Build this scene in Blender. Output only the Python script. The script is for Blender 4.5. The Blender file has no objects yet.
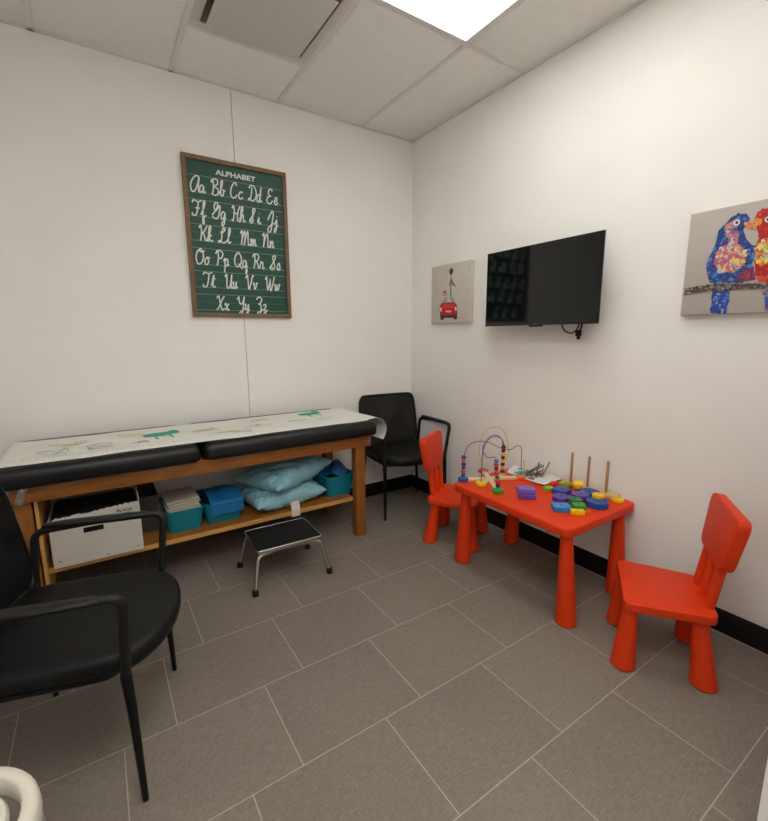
import bpy, bmesh, math, random
from mathutils import Vector, Matrix
PI = math.pi
S = bpy.context.scene
C = S.collection
random.seed(7)

# ------------------------------------------------------------------ camera
F, YAW, PITCH, ROLL = 433.95, 0.5815, -0.1734, -0.0062
cd = bpy.data.cameras.new('camera'); cam = bpy.data.objects.new('camera', cd); C.objects.link(cam)
fw = Vector((math.sin(YAW)*math.cos(PITCH), math.cos(YAW)*math.cos(PITCH), math.sin(PITCH)))
r0 = Vector((math.cos(YAW), -math.sin(YAW), 0)); u0 = r0.cross(fw)
rr_ = r0*math.cos(ROLL)+u0*math.sin(ROLL); uu_ = -r0*math.sin(ROLL)+u0*math.cos(ROLL)
mw = Matrix((rr_, uu_, -fw)).transposed().to_4x4(); mw.translation = (-2.1789, -2.8962, 1.3059)
cam.matrix_world = mw
cd.sensor_fit = 'HORIZONTAL'; cd.sensor_width = 36; cd.lens = F*36/768; cd.clip_start = .02
S.camera = cam
# ------------------------------------------------------------------ world / exposure
w = bpy.data.worlds.new('world'); S.world = w; w.use_nodes = True
w.node_tree.nodes['Background'].inputs[0].default_value = (.9, .9, .92, 1)
w.node_tree.nodes['Background'].inputs[1].default_value = .0
S.view_settings.view_transform = 'Standard'; S.view_settings.look = 'None'
S.view_settings.gamma = 1; S.view_settings.use_curve_mapping = False
S.view_settings.exposure = 0.0
LIGHT = 5.8          # panel over the play table
LIGHT2 = 12.5        # panel over the viewer

# ------------------------------------------------------------------ materials
def lin(c):
    if isinstance(c, str):
        c = [int(c[i:i+2], 16)/255 for i in (0, 2, 4)]
        c = [x/12.92 if x <= .04045 else ((x+.055)/1.055)**2.4 for x in c]
    return tuple(c)+(1,)
MC = {}
def mat(name, col, rough=.5, metal=0, var=0.0, vscale=20, bump=0, bscale=60, spec=.5, emit=0, trans=0, alpha=1, stretch=None, coat=0):
    if name in MC: return MC[name]
    m = bpy.data.materials.new(name); m.use_nodes = True; nt = m.node_tree; N = nt.nodes; L = nt.links
    b = N['Principled BSDF']; col = lin(col)
    b.inputs['Base Color'].default_value = col; b.inputs['Roughness'].default_value = rough
    b.inputs['Metallic'].default_value = metal; b.inputs['Specular IOR Level'].default_value = spec
    b.inputs['Transmission Weight'].default_value = trans; b.inputs['Alpha'].default_value = alpha
    b.inputs['Coat Weight'].default_value = coat
    if emit:
        b.inputs['Emission Color'].default_value = col; b.inputs['Emission Strength'].default_value = emit
    tc = N.new('ShaderNodeTexCoord'); mp = N.new('ShaderNodeMapping'); L.new(tc.outputs['Object'], mp.inputs[0])
    if stretch: mp.inputs['Scale'].default_value = stretch
    nz = N.new('ShaderNodeTexNoise'); nz.inputs['Scale'].default_value = vscale; nz.inputs['Detail'].default_value = 4
    L.new(mp.outputs[0], nz.inputs['Vector'])
    v = max(var, .02)
    cr = N.new('ShaderNodeValToRGB'); L.new(nz.outputs[0], cr.inputs[0])
    cr.color_ramp.elements[0].position = .3; cr.color_ramp.elements[1].position = .7
    cr.color_ramp.elements[0].color = tuple(x*(1-v) for x in col[:3])+(1,)
    cr.color_ramp.elements[1].color = tuple(min(1, x*(1+v)) for x in col[:3])+(1,)
    L.new(cr.outputs[0], b.inputs['Base Color'])
    if bump:
        n2 = N.new('ShaderNodeTexNoise'); n2.inputs['Scale'].default_value = bscale; n2.inputs['Detail'].default_value = 3
        L.new(mp.outputs[0], n2.inputs['Vector'])
        bp = N.new('ShaderNodeBump'); bp.inputs['Strength'].default_value = bump; bp.inputs['Distance'].default_value = .01
        L.new(n2.outputs[0], bp.inputs['Height']); L.new(bp.outputs[0], b.inputs['Normal'])
    MC[name] = m; return m

wall_m = mat('wall_paint', (.925, .905, .865), .75, bump=.04, bscale=180, var=.01, vscale=3)
ceil_m = mat('ceiling_tile', (.92, .90, .865), .9, bump=.05, bscale=300, var=.02)
grid_m = mat('ceiling_grid', (.78, .75, .71), .6)
base_m = mat('baseboard_vinyl', '120f0c', .5, spec=.3, var=.1)
caulk_m = mat('floor_edge_strip', 'a39b90', .6)
wood_m = mat('varnished_oak', '965c24', .35, var=.22, vscale=9, stretch=(1.2, 9, 9), bump=.03, bscale=40)
woodv_m = mat('varnished_oak_upright', '965c24', .35, var=.22, vscale=9, stretch=(9, 9, 1.2), bump=.03, bscale=40)
edge_m = mat('raw_wood_edge', 'c69450', .5, var=.15, vscale=12, stretch=(1, 8, 8))
shelf_m = mat('shelf_wood', '9a6024', .4, var=.2, vscale=9, stretch=(1.2, 9, 9))
vinyl_m = mat('black_vinyl', '0d0f11', .42, spec=.4, bump=.06, bscale=18, var=.1)
paper_m = mat('exam_paper', 'e8e7df', .7, bump=.12, bscale=14, var=.02)
steel_m = mat('chrome', 'c9c7c2', .18, metal=1, var=.03)
alu_m = mat('brushed_steel', 'b5b3ad', .35, metal=1, var=.05)
rub_m = mat('black_rubber', '151515', .7, spec=.3, bump=.15, bscale=250, var=.15, vscale=60)
chairm = mat('black_powdercoat', '070707', .4, spec=.3, var=.1)
armm = mat('black_arm_plastic', '171615', .45, spec=.3, var=.1)
seatm = mat('black_leatherette', '0c0c0c', .5, spec=.3, bump=.08, bscale=25, var=.08)
meshm = mat('black_back_mesh', '07090a', .3, spec=.5, bump=.25, bscale=9, var=.1)
red_m = mat('red_plastic', 'e03c0c', .5, spec=.3, var=.03, bump=.02, bscale=120)
foot_m = mat('dark_glide', '3a1d16', .7)
tv_m = mat('tv_screen', '050607', .06, spec=.55)
tvb_m = mat('tv_bezel', '101012', .35)
white_m = mat('white_plastic', 'd5cfc2', .4)
blk = mat('black_ink', '1c1c20', .6)

def floor_material():
    m = bpy.data.materials.new('floor_tile'); m.use_nodes = True; nt = m.node_tree; N = nt.nodes; L = nt.links
    b = N['Principled BSDF']
    def mth(op, a, bb=None):
        n = N.new('ShaderNodeMath'); n.operation = op
        for i, v in enumerate((a, bb)):
            if v is None: continue
            if isinstance(v, (int, float)): n.inputs[i].default_value = v
            else: L.new(v, n.inputs[i])
        return n.outputs[0]
    tc = N.new('ShaderNodeTexCoord'); sp = N.new('ShaderNodeSeparateXYZ'); L.new(tc.outputs['Object'], sp.inputs[0])
    TH, TW = .371, .4585
    t = mth('DIVIDE', mth('SUBTRACT', mth('MULTIPLY', sp.outputs['Y'], -1), 1.072), TH)
    row = mth('FLOOR', t); fv = mth('FRACT', t)
    u = mth('DIVIDE', mth('ADD', mth('ADD', sp.outputs['X'], 1.157), mth('MULTIPLY', row, .156)), TW)
    colm = mth('FLOOR', u); fu = mth('FRACT', u)
    dv = mth('MULTIPLY', mth('MINIMUM', fv, mth('SUBTRACT', 1, fv)), TH)
    du = mth('MULTIPLY', mth('MINIMUM', fu, mth('SUBTRACT', 1, fu)), TW)
    g = mth('LESS_THAN', mth('MINIMUM', du, dv), .0017)
    cb = N.new('ShaderNodeCombineXYZ'); L.new(row, cb.inputs[0]); L.new(colm, cb.inputs[1])
    wn = N.new('ShaderNodeTexWhiteNoise'); L.new(cb.outputs[0], wn.inputs['Vector'])
    mp = N.new('ShaderNodeMapping'); mp.inputs['Scale'].default_value = (14, 90, 1)
    L.new(tc.outputs['Object'], mp.inputs[0])
    n1 = N.new('ShaderNodeTexNoise'); n1.inputs['Scale'].default_value = 2.2; n1.inputs['Detail'].default_value = 6; n1.inputs['Roughness'].default_value = .7
    L.new(mp.outputs[0], n1.inputs['Vector'])
    mp2 = N.new('ShaderNodeMapping'); mp2.inputs['Scale'].default_value = (60, 14, 1); L.new(tc.outputs['Object'], mp2.inputs[0])
    n2 = N.new('ShaderNodeTexNoise'); n2.inputs['Scale'].default_value = 3; n2.inputs['Detail'].default_value = 5
    L.new(mp2.outputs[0], n2.inputs['Vector'])
    n3 = N.new('ShaderNodeTexNoise'); n3.inputs['Scale'].default_value = 2.5; L.new(tc.outputs['Object'], n3.inputs['Vector'])
    v = mth('ADD', mth('MULTIPLY', n1.outputs[0], .55), mth('ADD', mth('MULTIPLY', n2.outputs[0], .28), mth('MULTIPLY', n3.outputs[0], .12)))
    v = mth('ADD', v, mth('MULTIPLY', wn.outputs[0], .05))
    cr = N.new('ShaderNodeValToRGB'); L.new(v, cr.inputs[0])
    cr.color_ramp.elements[0].position = .32; cr.color_ramp.elements[0].color = lin('6c635a')
    cr.color_ramp.elements[1].position = .68; cr.color_ramp.elements[1].color = lin('958b80')
    mx = N.new('ShaderNodeMix'); mx.data_type = 'RGBA'
    L.new(g, mx.inputs['Factor']); L.new(cr.outputs[0], mx.inputs['A']); mx.inputs['B'].default_value = lin('b3a99d')
    L.new(mx.outputs['Result'], b.inputs['Base Color'])
    b.inputs['Roughness'].default_value = .55; b.inputs['Specular IOR Level'].default_value = .4
    bp = N.new('ShaderNodeBump'); bp.inputs['Strength'].default_value = .15; bp.inputs['Distance'].default_value = .003
    L.new(v, bp.inputs['Height']); L.new(bp.outputs[0], b.inputs['Normal'])
    return m

# ------------------------------------------------------------------ mesh helpers
from mathutils.geometry import tessellate_polygon
class MB:
    def __init__(s): s.bm = bmesh.new(); s.mi = 0
    def _merge(s, t, bev=0, seg=3, ang=25):
        if bev:
            es = [e for e in t.edges if len(e.link_faces) == 2 and e.calc_face_angle(0) > math.radians(ang)]
            bmesh.ops.bevel(t, geom=es, offset=bev, segments=seg, affect='EDGES', profile=.5, clamp_overlap=True)
        for f in t.faces: f.material_index = s.mi
        me = bpy.data.meshes.new('t'); t.to_mesh(me); t.free(); s.bm.from_mesh(me); bpy.data.meshes.remove(me); return s
    def box(s, x0, x1, y0, y1, z0, z1, bev=0, M=None, seg=2):
        t = bmesh.new(); bmesh.ops.create_cube(t, size=1)
        for v in t.verts:
            v.co = ((x0+x1)/2+v.co.x*(x1-x0), (y0+y1)/2+v.co.y*(y1-y0), (z0+z1)/2+v.co.z*(z1-z0))
        if bev: bmesh.ops.bevel(t, geom=t.edges[:], offset=bev, segments=seg, affect='EDGES', profile=.5, clamp_overlap=True); 
        if M is not None: bmesh.ops.transform(t, matrix=M, verts=t.verts)
        return s._merge(t)
    def prism(s, poly, z0, z1, bev=0, M=None, seg=3):
        t = bmesh.new(); a = [t.verts.new((x, y, z0)) for x, y in poly]; b = [t.verts.new((x, y, z1)) for x, y in poly]
        n = len(poly); t.faces.new(a[::-1]); t.faces.new(b)
        for i in range(n): t.faces.new((a[i], a[(i+1) % n], b[(i+1) % n], b[i]))
        bmesh.ops.recalc_face_normals(t, faces=t.faces)
        if bev:
            es = [e for e in t.edges if abs(e.verts[0].co.z-e.verts[1].co.z) < 1e-6]
            bmesh.ops.bevel(t, geom=es, offset=bev, segments=seg, affect='EDGES', profile=.5, clamp_overlap=True)
        if M is not None: bmesh.ops.transform(t, matrix=M, verts=t.verts)
        return s._merge(t)
    def loft(s, loops, cap=(True, True), closed=True, M=None):
        t = bmesh.new(); R = [[t.verts.new(p) for p in l] for l in loops]; n = len(R[0])
        for a, b in zip(R, R[1:]):
            for i in range(n if closed else n-1):
                t.faces.new((a[i], a[(i+1) % n], b[(i+1) % n], b[i]))
        if closed and cap[0]: t.faces.new(R[0][::-1])
        if closed and cap[1]: t.faces.new(R[-1])
        bmesh.ops.recalc_face_normals(t, faces=t.faces)
        if M is not None: bmesh.ops.transform(t, matrix=M, verts=t.verts)
        return s._merge(t)
    def tube(s, pts, r, seg=10, closed=False, ry=None, up=None, cap=True):
        pts = [Vector(p) for p in pts]; n = len(pts); loops = []; prev = None
        for i, p in enumerate(pts):
            if closed: d = pts[(i+1) % n]-pts[i-1]
            else: d = pts[min(i+1, n-1)]-pts[max(i-1, 0)]
            d.normalize()
            if up is not None:
                a = Vector(up).cross(d)
                if a.length < 1e-4: a = d.orthogonal()
            else:
                a = d.orthogonal() if prev is None else prev-d*prev.dot(d)
            a.normalize(); prev = a; b = d.cross(a)
            rx = r[i] if isinstance(r, (list, tuple)) else r; rb = rx if ry is None else (ry[i] if isinstance(ry, (list, tuple)) else ry)
            loops.append([p+a*rx*math.cos(2*PI*k/seg)+b*rb*math.sin(2*PI*k/seg) for k in range(seg)])
        if closed:
            t = bmesh.new(); R = [[t.verts.new(q) for q in l] for l in loops]
            for j in range(n):
                A, B = R[j], R[(j+1) % n]
                for i in range(seg): t.faces.new((A[i], A[(i+1) % seg], B[(i+1) % seg], B[i]))
            bmesh.ops.recalc_face_normals(t, faces=t.faces); return s._merge(t)
        return s.loft(loops, (cap, cap))
    def lathe(s, prof, c=(0, 0), seg=28, sx=1, sy=1, M=None, cap=(True, True)):
        return s.loft([[(c[0]+r*sx*math.cos(2*PI*k/seg), c[1]+r*sy*math.sin(2*PI*k/seg), z) for k in range(seg)] for r, z in prof], cap, M=M)
    def ball(s, c, r, seg=12, rz=None):
        rz = rz or r
        return s.lathe([(max(1e-4, r*math.sin(PI*i/8)), c[2]-rz*math.cos(PI*i/8)) for i in range(9)], c, seg)
    def ring(s, fn, rin, z0, z1, M=None, n=40, bev=.002):
        """block with a round hole; fn(angle) gives outer radius"""
        A = [2*PI*k/n for k in range(n)]
        def lp(f, z): return [(f(a)*math.cos(a), f(a)*math.sin(a), z) for a in A]
        o2 = lambda a: fn(a)-bev
        loops = [lp(lambda a: rin, z0), lp(o2, z0), lp(fn, z0+bev), lp(fn, z1-bev), lp(o2, z1), lp(lambda a: rin, z1), lp(lambda a: rin, z0)]
        t = bmesh.new(); R = [[t.verts.new(p) for p in l] for l in loops[:-1]]; R.append(R[0])
        for a, b in zip(R, R[1:]):
            for i in range(n): t.faces.new((a[i], a[(i+1) % n], b[(i+1) % n], b[i]))
        bmesh.ops.recalc_face_normals(t, faces=t.faces)
        if M is not None: bmesh.ops.transform(t, matrix=M, verts=t.verts)
        return s._merge(t)
    def grid(s, fn, nu, nv, thick=0):
        t = bmesh.new(); G = [[t.verts.new(fn(i/nu, j/nv)) for j in range(nv+1)] for i in range(nu+1)]
        for i in range(nu):
            for j in range(nv): t.faces.new((G[i][j], G[i+1][j], G[i+1][j+1], G[i][j+1]))
        if thick:
            bmesh.ops.recalc_face_normals(t, faces=t.faces)
            bmesh.ops.solidify(t, geom=t.faces[:], thickness=thick)
        return s._merge(t)
    def face(s, pts):
        s.bm.faces.new([s.bm.verts.new(p) for p in pts]).material_index = s.mi; return s
    def poly(s, pts):
        V = [s.bm.verts.new(p) for p in pts]
        for t in tessellate_polygon([[Vector(p) for p in pts]]):
            f = s.bm.faces.new([V[i] for i in t]); f.normal_update(); f.material_index = s.mi
            if f.normal.x > .5: f.normal_flip()
        return s
    def stroke(s, pts, wd, fn):
        """flat ribbon along 2D points, fn maps (u,v)->3D"""
        P = [Vector(p) for p in pts]
        L_, R_ = [], []
        for i, p in enumerate(P):
            d = P[min(i+1, len(P)-1)]-P[max(i-1, 0)]
            if d.length < 1e-9: d = Vector((1, 0))
            d.normalize(); nn = Vector((-d.y, d.x))*wd/2
            L_.append(s.bm.verts.new(fn(*(p+nn)))); R_.append(s.bm.verts.new(fn(*(p-nn))))
        for i in range(len(P)-1):
            s.bm.faces.new((L_[i], R_[i], R_[i+1], L_[i+1])).material_index = s.mi
        return s
def link(name, mb, mats, parent=None, smooth=35, M=None, calc=False):
    me = bpy.data.meshes.new(name)
    if calc: bmesh.ops.recalc_face_normals(mb.bm, faces=mb.bm.faces)
    mb.bm.to_mesh(me); mb.bm.free()
    for m in (mats if isinstance(mats, (list, tuple)) else [mats]): me.materials.append(m)
    me.polygons.foreach_set('use_smooth', [smooth > 10]*len(me.polygons))
    if smooth > 10: me.set_sharp_from_angle(angle=math.radians(smooth)); me.update()
    o = bpy.data.objects.new(name, me); C.objects.link(o)
    if parent is not None: o.parent = parent
    return o
def thing(name, label, cat, loc=(0, 0, 0), rz=0, group=None):
    o = bpy.data.objects.new(name, None); C.objects.link(o); o.empty_display_size = .1
    o.location = loc; o.rotation_euler = (0, 0, rz); return tag(o, label, cat, group)
def tag(o, label, cat, group=None):
    o['label'] = label; o['category'] = cat
    if group: o['group'] = group
    return o
def struct(name, mb, m, **k):
    o = link(name, mb, m, **k); o['kind'] = 'structure'; return o
def dup(root, loc, rz, label, group=None):
    def cp(o, par):
        c = o.copy(); C.objects.link(c); c.parent = par
        for ch in list(o.children): cp(ch, c)
        return c
    r = cp(root, None); r.location = loc; r.rotation_euler = (0, 0, rz); r['label'] = label
    if group: r['group'] = group
    return r
def rrect(w_, d_, r, z=0, n=6, cx=0, cy=0):
    o = []
    for (sx, sy, a0) in ((1, 1, 0), (-1, 1, PI/2), (-1, -1, PI), (1, -1, 1.5*PI)):
        for k in range(n+1):
            a = a0+PI/2*k/n; o.append((cx+sx*(w_/2-r)+r*math.cos(a), cy+sy*(d_/2-r)+r*math.sin(a), z))
    return o
def xy(l): return [(p[0], p[1]) for p in l]
def spline(pts, n=8, closed=False):
    P = [Vector(p) for p in pts]; m = len(P); out = []
    rng = range(m if closed else m-1)
    for i in rng:
        if closed: a, b, c, d = P[i-1], P[i], P[(i+1) % m], P[(i+2) % m]
        else: a, b, c, d = P[max(i-1, 0)], P[i], P[i+1], P[min(i+2, m-1)]
        for k in range(n):
            t = k/n
            out.append(.5*((2*b)+(c-a)*t+(2*a-5*b+4*c-d)*t*t+(3*b-3*c+d-a)*t**3))
    if not closed: out.append(P[-1])
    return out
def fillet(pts, r, n=6):
    P = [Vector(p) for p in pts]; out = [P[0]]
    for i in range(1, len(P)-1):
        a = (P[i-1]-P[i]); b = (P[i+1]-P[i]); ra = min(r, a.length*.49, b.length*.49); a = P[i]+a.normalized()*ra; b = P[i]+b.normalized()*ra
        for k in range(n+1):
            t = k/n; out.append(a*(1-t)**2+P[i]*2*t*(1-t)+b*t*t)
    out.append(P[-1]); return out

# ------------------------------------------------------------------ room shell
H = 2.748; XL = -2.78; YF = -3.62
struct('floor', MB().box(XL-.1, .1, YF-.1, .1, -.1, 0), floor_material())
seam = -1.355
struct('wall_back', MB().box(XL-.1, seam-.0024, 0, .1, -.1, H+.3).box(seam+.0024, .1, 0, .1, -.1, H+.3).box(seam-.01, seam+.01, .012, .1, -.1, H+.3), wall_m)
struct('wall_right', MB().box(0, .1, YF-.1, 0, -.1, H+.3), wall_m)
struct('wall_left', MB().box(XL-.1, XL, YF-.1, 0, -.1, H+.3), wall_m)
struct('wall_front', MB().box(XL, 0, YF-.1, YF, -.1, H+.3), wall_m)
struct('wall_entry', MB().box(-1.0, 0, YF, -2.676, 0, H), wall_m)
struct('baseboard_back', MB().box(XL, 0, -.007, 0, 0, .108, .002), base_m)
struct('baseboard_right', MB().box(-.007, 0, -2.676, -.007, 0.005, .112, .002), base_m)
struct('baseboard_left', MB().box(XL, XL+.007, YF, -.007, 0, .108, .002), base_m)
struct('trim_1', MB().box(-.012, -.0005, -2.676, -.007, 0, .006), caulk_m)
# ceiling tiles around the recessed light and the vent
xs = [XL, -2.287, -1.677, -1.067, -.457, 0]
cells = []
for i in range(5):
    x0, x1 = xs[i], xs[i+1]
    ys = [YF, -3.495, -2.275, -1.055, 0]
    if i == 2: ys = [YF, -3.495, -2.275, -1.06, -.45, 0]
    for j in range(len(ys)-1):
        cells.append((x0, x1, ys[j], ys[j+1], i, j))
cm = MB(); gm = MB()
for x0, x1, y0, y1, i, j in cells:
    if (i == 3 and j == 2) or (i == 2 and j == 3) or (i == 1 and j == 1): continue
    cm.box(x0+.006, x1-.006, y0+.006, y1-.006, H+.004, H+.02, .003)
for k, x in enumerate(xs[1:-1]): gm.box(x-.012, x+.012, YF, 0, H-.001, H+.006)
gm.box(XL, XL+.02, YF, 0, H-.001, H+.006).box(-.02, 0, YF, 0, H-.001, H+.006).box(XL, 0, -.02, 0, H-.001, H+.006).box(XL, 0, YF, YF+.02, H-.001, H+.006)
for x0, x1, y0, y1, i, j in cells:
    if y1 < -.1: gm.box(x0+.012, x1-.012, y1-.012, y1+.012, H-.0008, H+.006)
struct('ceiling', cm, ceil_m); struct('trim_2', gm, grid_m)
struct('ceiling_plenum', MB().box(XL, 0, YF, 0, H+.2, H+.22), ceil_m).name = 'ceiling.001'

# ceiling light
lt = thing('ceiling_light', 'bright white recessed rectangular light panel set in the ceiling grid', 'ceiling light', (-.762, -1.665, H))
fr = MB()
for a in ((-.292, .292, .585, .598), (-.292, .292, -.598, -.585), (-.292, -.279, -.585, .585), (.279, .292, -.585, .585)): fr.box(*a, -.003, .06)
fr.box(-.292, .292, -.598, .598, .06, .064)
link('frame', fr, mat('light_frame', 'e8e6e0', .5), lt)
def emis(name, k, col=(1, .985, .955)):
    m = mat(name, (.9, .9, .88), .5); b = m.node_tree.nodes['Principled BSDF']
    b.inputs['Emission Color'].default_value = col+(1,); b.inputs['Emission Strength'].default_value = k; return m
dm = MB(); dm.box(-.279, .279, -.585, .585, .012, .018)
link('diffuser', dm, emis('light_diffuser', LIGHT), lt)
link('centre_basket', MB().box(-.075, .075, -.585, .585, .002, .0115, .004), emis('light_basket', LIGHT*.75), lt)

l2 = dup(lt, (-1.982, -2.885, H), 0, 'second recessed light panel above the viewer, outside the frame')
for o in l2.children:
    if o.name.startswith('diffuser') or o.name.startswith('centre'):
        o.data = o.data.copy(); o.data.materials[0] = emis('light_near_'+o.name.split('.')[0], LIGHT2*(1 if o.name.startswith('diff') else .75))
# vent
vt = thing('ceiling_vent', 'square off-white air diffuser with a flat plate hanging in the ceiling', 'air vent', (-1.372, -.755, H))
vm = MB()
for a in ((-.293, .293, .25, .293), (-.293, .293, -.293, -.25), (-.293, -.25, -.25, .25), (.25, .293, -.25, .25)): vm.box(*a, -.002, .004, .001)
link('frame', vm, mat('vent_paint', (.66, .63, .59), .5), vt)
link('duct_box', MB().loft([rrect(.50, .50, .01, .002), rrect(.36, .36, .01, .1), rrect(.355, .355, .01, .1), rrect(.0+.01, .01, .004, .1)], (False, False)), mat('vent_inside', '8f897f', .7), vt, calc=False)
link('face_plate', MB().box(-.228, .228, -.228, .228, -.022, -.014, .003).box(-.01, .01, -.01, .01, -.014, .09), MC['vent_paint'], vt)

# ------------------------------------------------------------------ exam table
ex = thing('exam_table', 'long wooden exam table with black padded top and open lower shelf by the wall', 'exam table', (-1.66, -.33, 0))
EX = Vector((-1.66, -.33, 0))
def X(mb): 
    bmesh.ops.translate(mb.bm, verts=mb.bm.verts, vec=-EX); return mb
ZA0, ZA1 = .610, .680
legs = [(-.868, -.802, -.578, -.515), (-.868, -.802, -.12, -.06), (-2.55, -2.478, -.578, -.515), (-2.55, -2.478, -.12, -.06)]
for a in legs: link('leg', X(MB().box(*a, 0, ZA1-.001, .004)), woodv_m, ex)
link('apron', X(MB().box(-2.56, -.775, -.606, -.579, ZA0, ZA1, .003)), wood_m, ex)
link('apron', X(MB().box(-2.56, -.775, -.059, -.032, ZA0, ZA1, .003)), wood_m, ex)
link('apron', X(MB().box(-.800, -.776, -.578, -.06, ZA0, ZA1, .003)), wood_m, ex)
link('apron', X(MB().box(-2.576, -2.552, -.578, -.06, ZA0, ZA1, .003)), wood_m, ex)
link('deck', X(MB().box(-2.55, -.80, -.578, -.06, ZA1-.012, ZA1)), shelf_m, ex)
sh = link('shelf', X(MB().box(-2.476, -.87, -.527, -.10, .241, .262)), shelf_m, ex)
link('edge_strip', X(MB().box(-2.476, -.87, -.532, -.5273, .239, .264)), edge_m, sh)
link('side_panel', X(MB().box(-2.470, -2.457, -.575, -.10, .12, ZA0, .001)), edge_m, ex)
link('side_panel', X(MB().box(-2.548, -2.482, -.513, -.12, .12, ZA0)), woodv_m, ex)
# pads
def pad(x0, x1):
    b = MB(); w_, d_ = x1-x0, .635; cx, cy = (x0+x1)/2, -.338; L_ = []
    hgt = .096; z0 = ZA1+.001
    for k in range(7):
        a = PI/2*k/6; ins = .032*(1-math.sin(a)); L_.append(rrect(w_-2*ins, d_-2*ins, .03, z0+.022*(1-math.cos(a)), 5, cx, cy))
    for k in range(7):
        a = PI/2*k/6; ins = .045*(1-math.cos(a)); L_.append(rrect(w_-2*ins, d_-2*ins, .03, z0+hgt-.045+.045*math.sin(a), 5, cx, cy))
    L_.append(rrect(w_-.3, d_-.3, .03, z0+hgt+.001, 5, cx, cy))
    b.loft(L_); return X(b)
link('cushion', pad(-2.585, -1.792), vinyl_m, ex, 50)
link('cushion', pad(-1.775, -.750), vinyl_m, ex, 50)
for (px_, pz, s_) in ((-2.502, .630, 1), (-2.583+.022, .630, 1), (-.79, .622, .6)):
    m_ = Matrix.Translation((px_, -.6062, pz+.018)) @ Matrix.Rotation(PI/2, 4, 'X') @ Matrix.Rotation(-.35, 4, 'Z')
    pb = MB(); out = []
    for k in range(32):
        a = 2*PI*k/32; y = math.sin(a); r_ = .019*s_
        out.append((r_*math.cos(a)*(1 if abs(y) > .45 else .75), (.024*s_ if y > 0 else -.024*s_)+r_*y))
    pb.prism(out, 0, .003, M=m_)
    br = link('bracket', X(pb), alu_m, ex)
    for dy in (-.022, .022): link('screw', X(MB().lathe([(.009*s_, .003), (.008*s_, .006)], (0, dy*s_), 14, M=m_)), steel_m, br)
link('leather_tab', X(MB().prism([(-1.83, ZA1-.012), (-1.76, ZA1-.012), (-1.795, ZA1+.012)], .607, .609, M=Matrix(((1,0,0,0),(0,0,-1,0),(0,1,0,0),(0,0,0,1))))), wood_m, ex)

# paper sheet on the table, curling over the right end
TOPZ = ZA1+.001+.096+.002
prof = [(-2.575, TOPZ-.012), (-2.555, TOPZ+.001), (-2.4, TOPZ+.001), (-2.0, TOPZ+.0015), (-1.5, TOPZ+.001), (-1.0, TOPZ+.001), (-.80, TOPZ+.002), (-.745, TOPZ+.004), (-.69, TOPZ-.006), (-.652, TOPZ-.035), (-.636, TOPZ-.075), (-.642, TOPZ-.115), (-.665, TOPZ-.15)]
ps = spline([(a, b, 0) for a, b in prof], 8)
def pf(u, v):
    i = min(int(u*(len(ps)-1)), len(ps)-2); t = u*(len(ps)-1)-i; q = ps[i].lerp(ps[i+1], t)
    y = -.612+v*(.495); tail = max(0, (q.x+.80)/.15)
    zz = .0012*math.sin(q.x*23+v*3)*math.sin(v*9+q.x*5)+(.0035 if v > .97 else 0)*0
    if v < .03 and q.x < -.8: zz -= .003
    return (q.x-tail*.045*v, y+tail*.03*(1-v)+.004*math.sin(q.x*9), q.y+zz+.0012)
pm = MB().grid(pf, 150, 24, .0008)
pap = link('exam_paper', pm, paper_m, None, 60)
tag(pap, 'white printed paper sheet covering the black padded exam table top', 'exam paper')
PK = [0]
def pr(x, y):
    PK[0] = (PK[0]+1) % 60; return (x, y, TOPZ+.0042+PK[0]*8e-6)
def print_on(name, col, strokes=(), polys=()):
    b = MB()
    for pts, wd in strokes: b.stroke(pts, wd, pr)
    for p in polys: b.face([pr(*q) for q in p])
    link(name, b, mat('print_'+name+col, col, .8), pap, 10)
teal = '3fa78c'
def animal(cx, cy, s, name, col):
    body = [(cx-.075*s, cy+.0*s), (cx-.085*s, cy+.06*s), (cx-.03*s, cy+.085*s), (cx+.03*s, cy+.085*s), (cx+.06*s, cy+.12*s), (cx+.085*s, cy+.10*s), (cx+.09*s, cy+.03*s), (cx+.04*s, cy+.0*s), (cx, cy-.012*s)]
    print_on(name, col, [([(cx-.03*s, cy), (cx-.025*s, cy-.075*s)], .012*s), ([(cx+.035*s, cy), (cx+.045*s, cy-.07*s)], .012*s), ([(cx-.01*s, cy-.03*s), (cx+.02*s, cy-.04*s)], .006*s)], [body])
animal(-1.93, -.36, 1.05, 'animal_print', teal); animal(-1.02, -.25, .95, 'animal_print', teal)
rs = random.Random(3)
def squiggle(cx, cy, s, col):
    st = []
    for k in range(3):
        pts = [(cx+s*rs.uniform(-1, 1)*.09, cy+s*rs.uniform(-1, 1)*.06, 0) for _ in range(5)]
        st.append(([(q.x, q.y) for q in spline(pts, 5)], .0035))
    print_on('doodle_print', col, st)
for a in ((-2.33, -.3, 1, 'b9ae6a'), (-2.42, -.46, 1.2, '8d8f92'), (-2.22, -.44, 1, '8c9088'), (-2.06, -.25, .8, 'd8cf86'), (-2.03, -.45, .6, '8b8b94'), (-1.72, -.33, 1.1, 'b3a85a'), (-1.55, -.5, .7, 'a3a69c'), (-1.42, -.4, .9, '9aa6ad'), (-1.35, -.22, .9, 'c2b87a'), (-1.18, -.4, .8, '8f9a86'), (-1.0, -.42, .6, '9cc9b4'), (-1.62, -.47, .8, 'b4c98f')): squiggle(*a)
tk = []
x = -2.52
while x < -1.86:
    h_ = rs.uniform(.008, .02); tk.append(([(x, -.555), (x+rs.uniform(-.006, .006), -.555+h_)], .003)); x += rs.uniform(.008, .02)
print_on('text_print', '8f908a', tk)

# ------------------------------------------------------------------ things on the shelf
SZ = .2625
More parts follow.
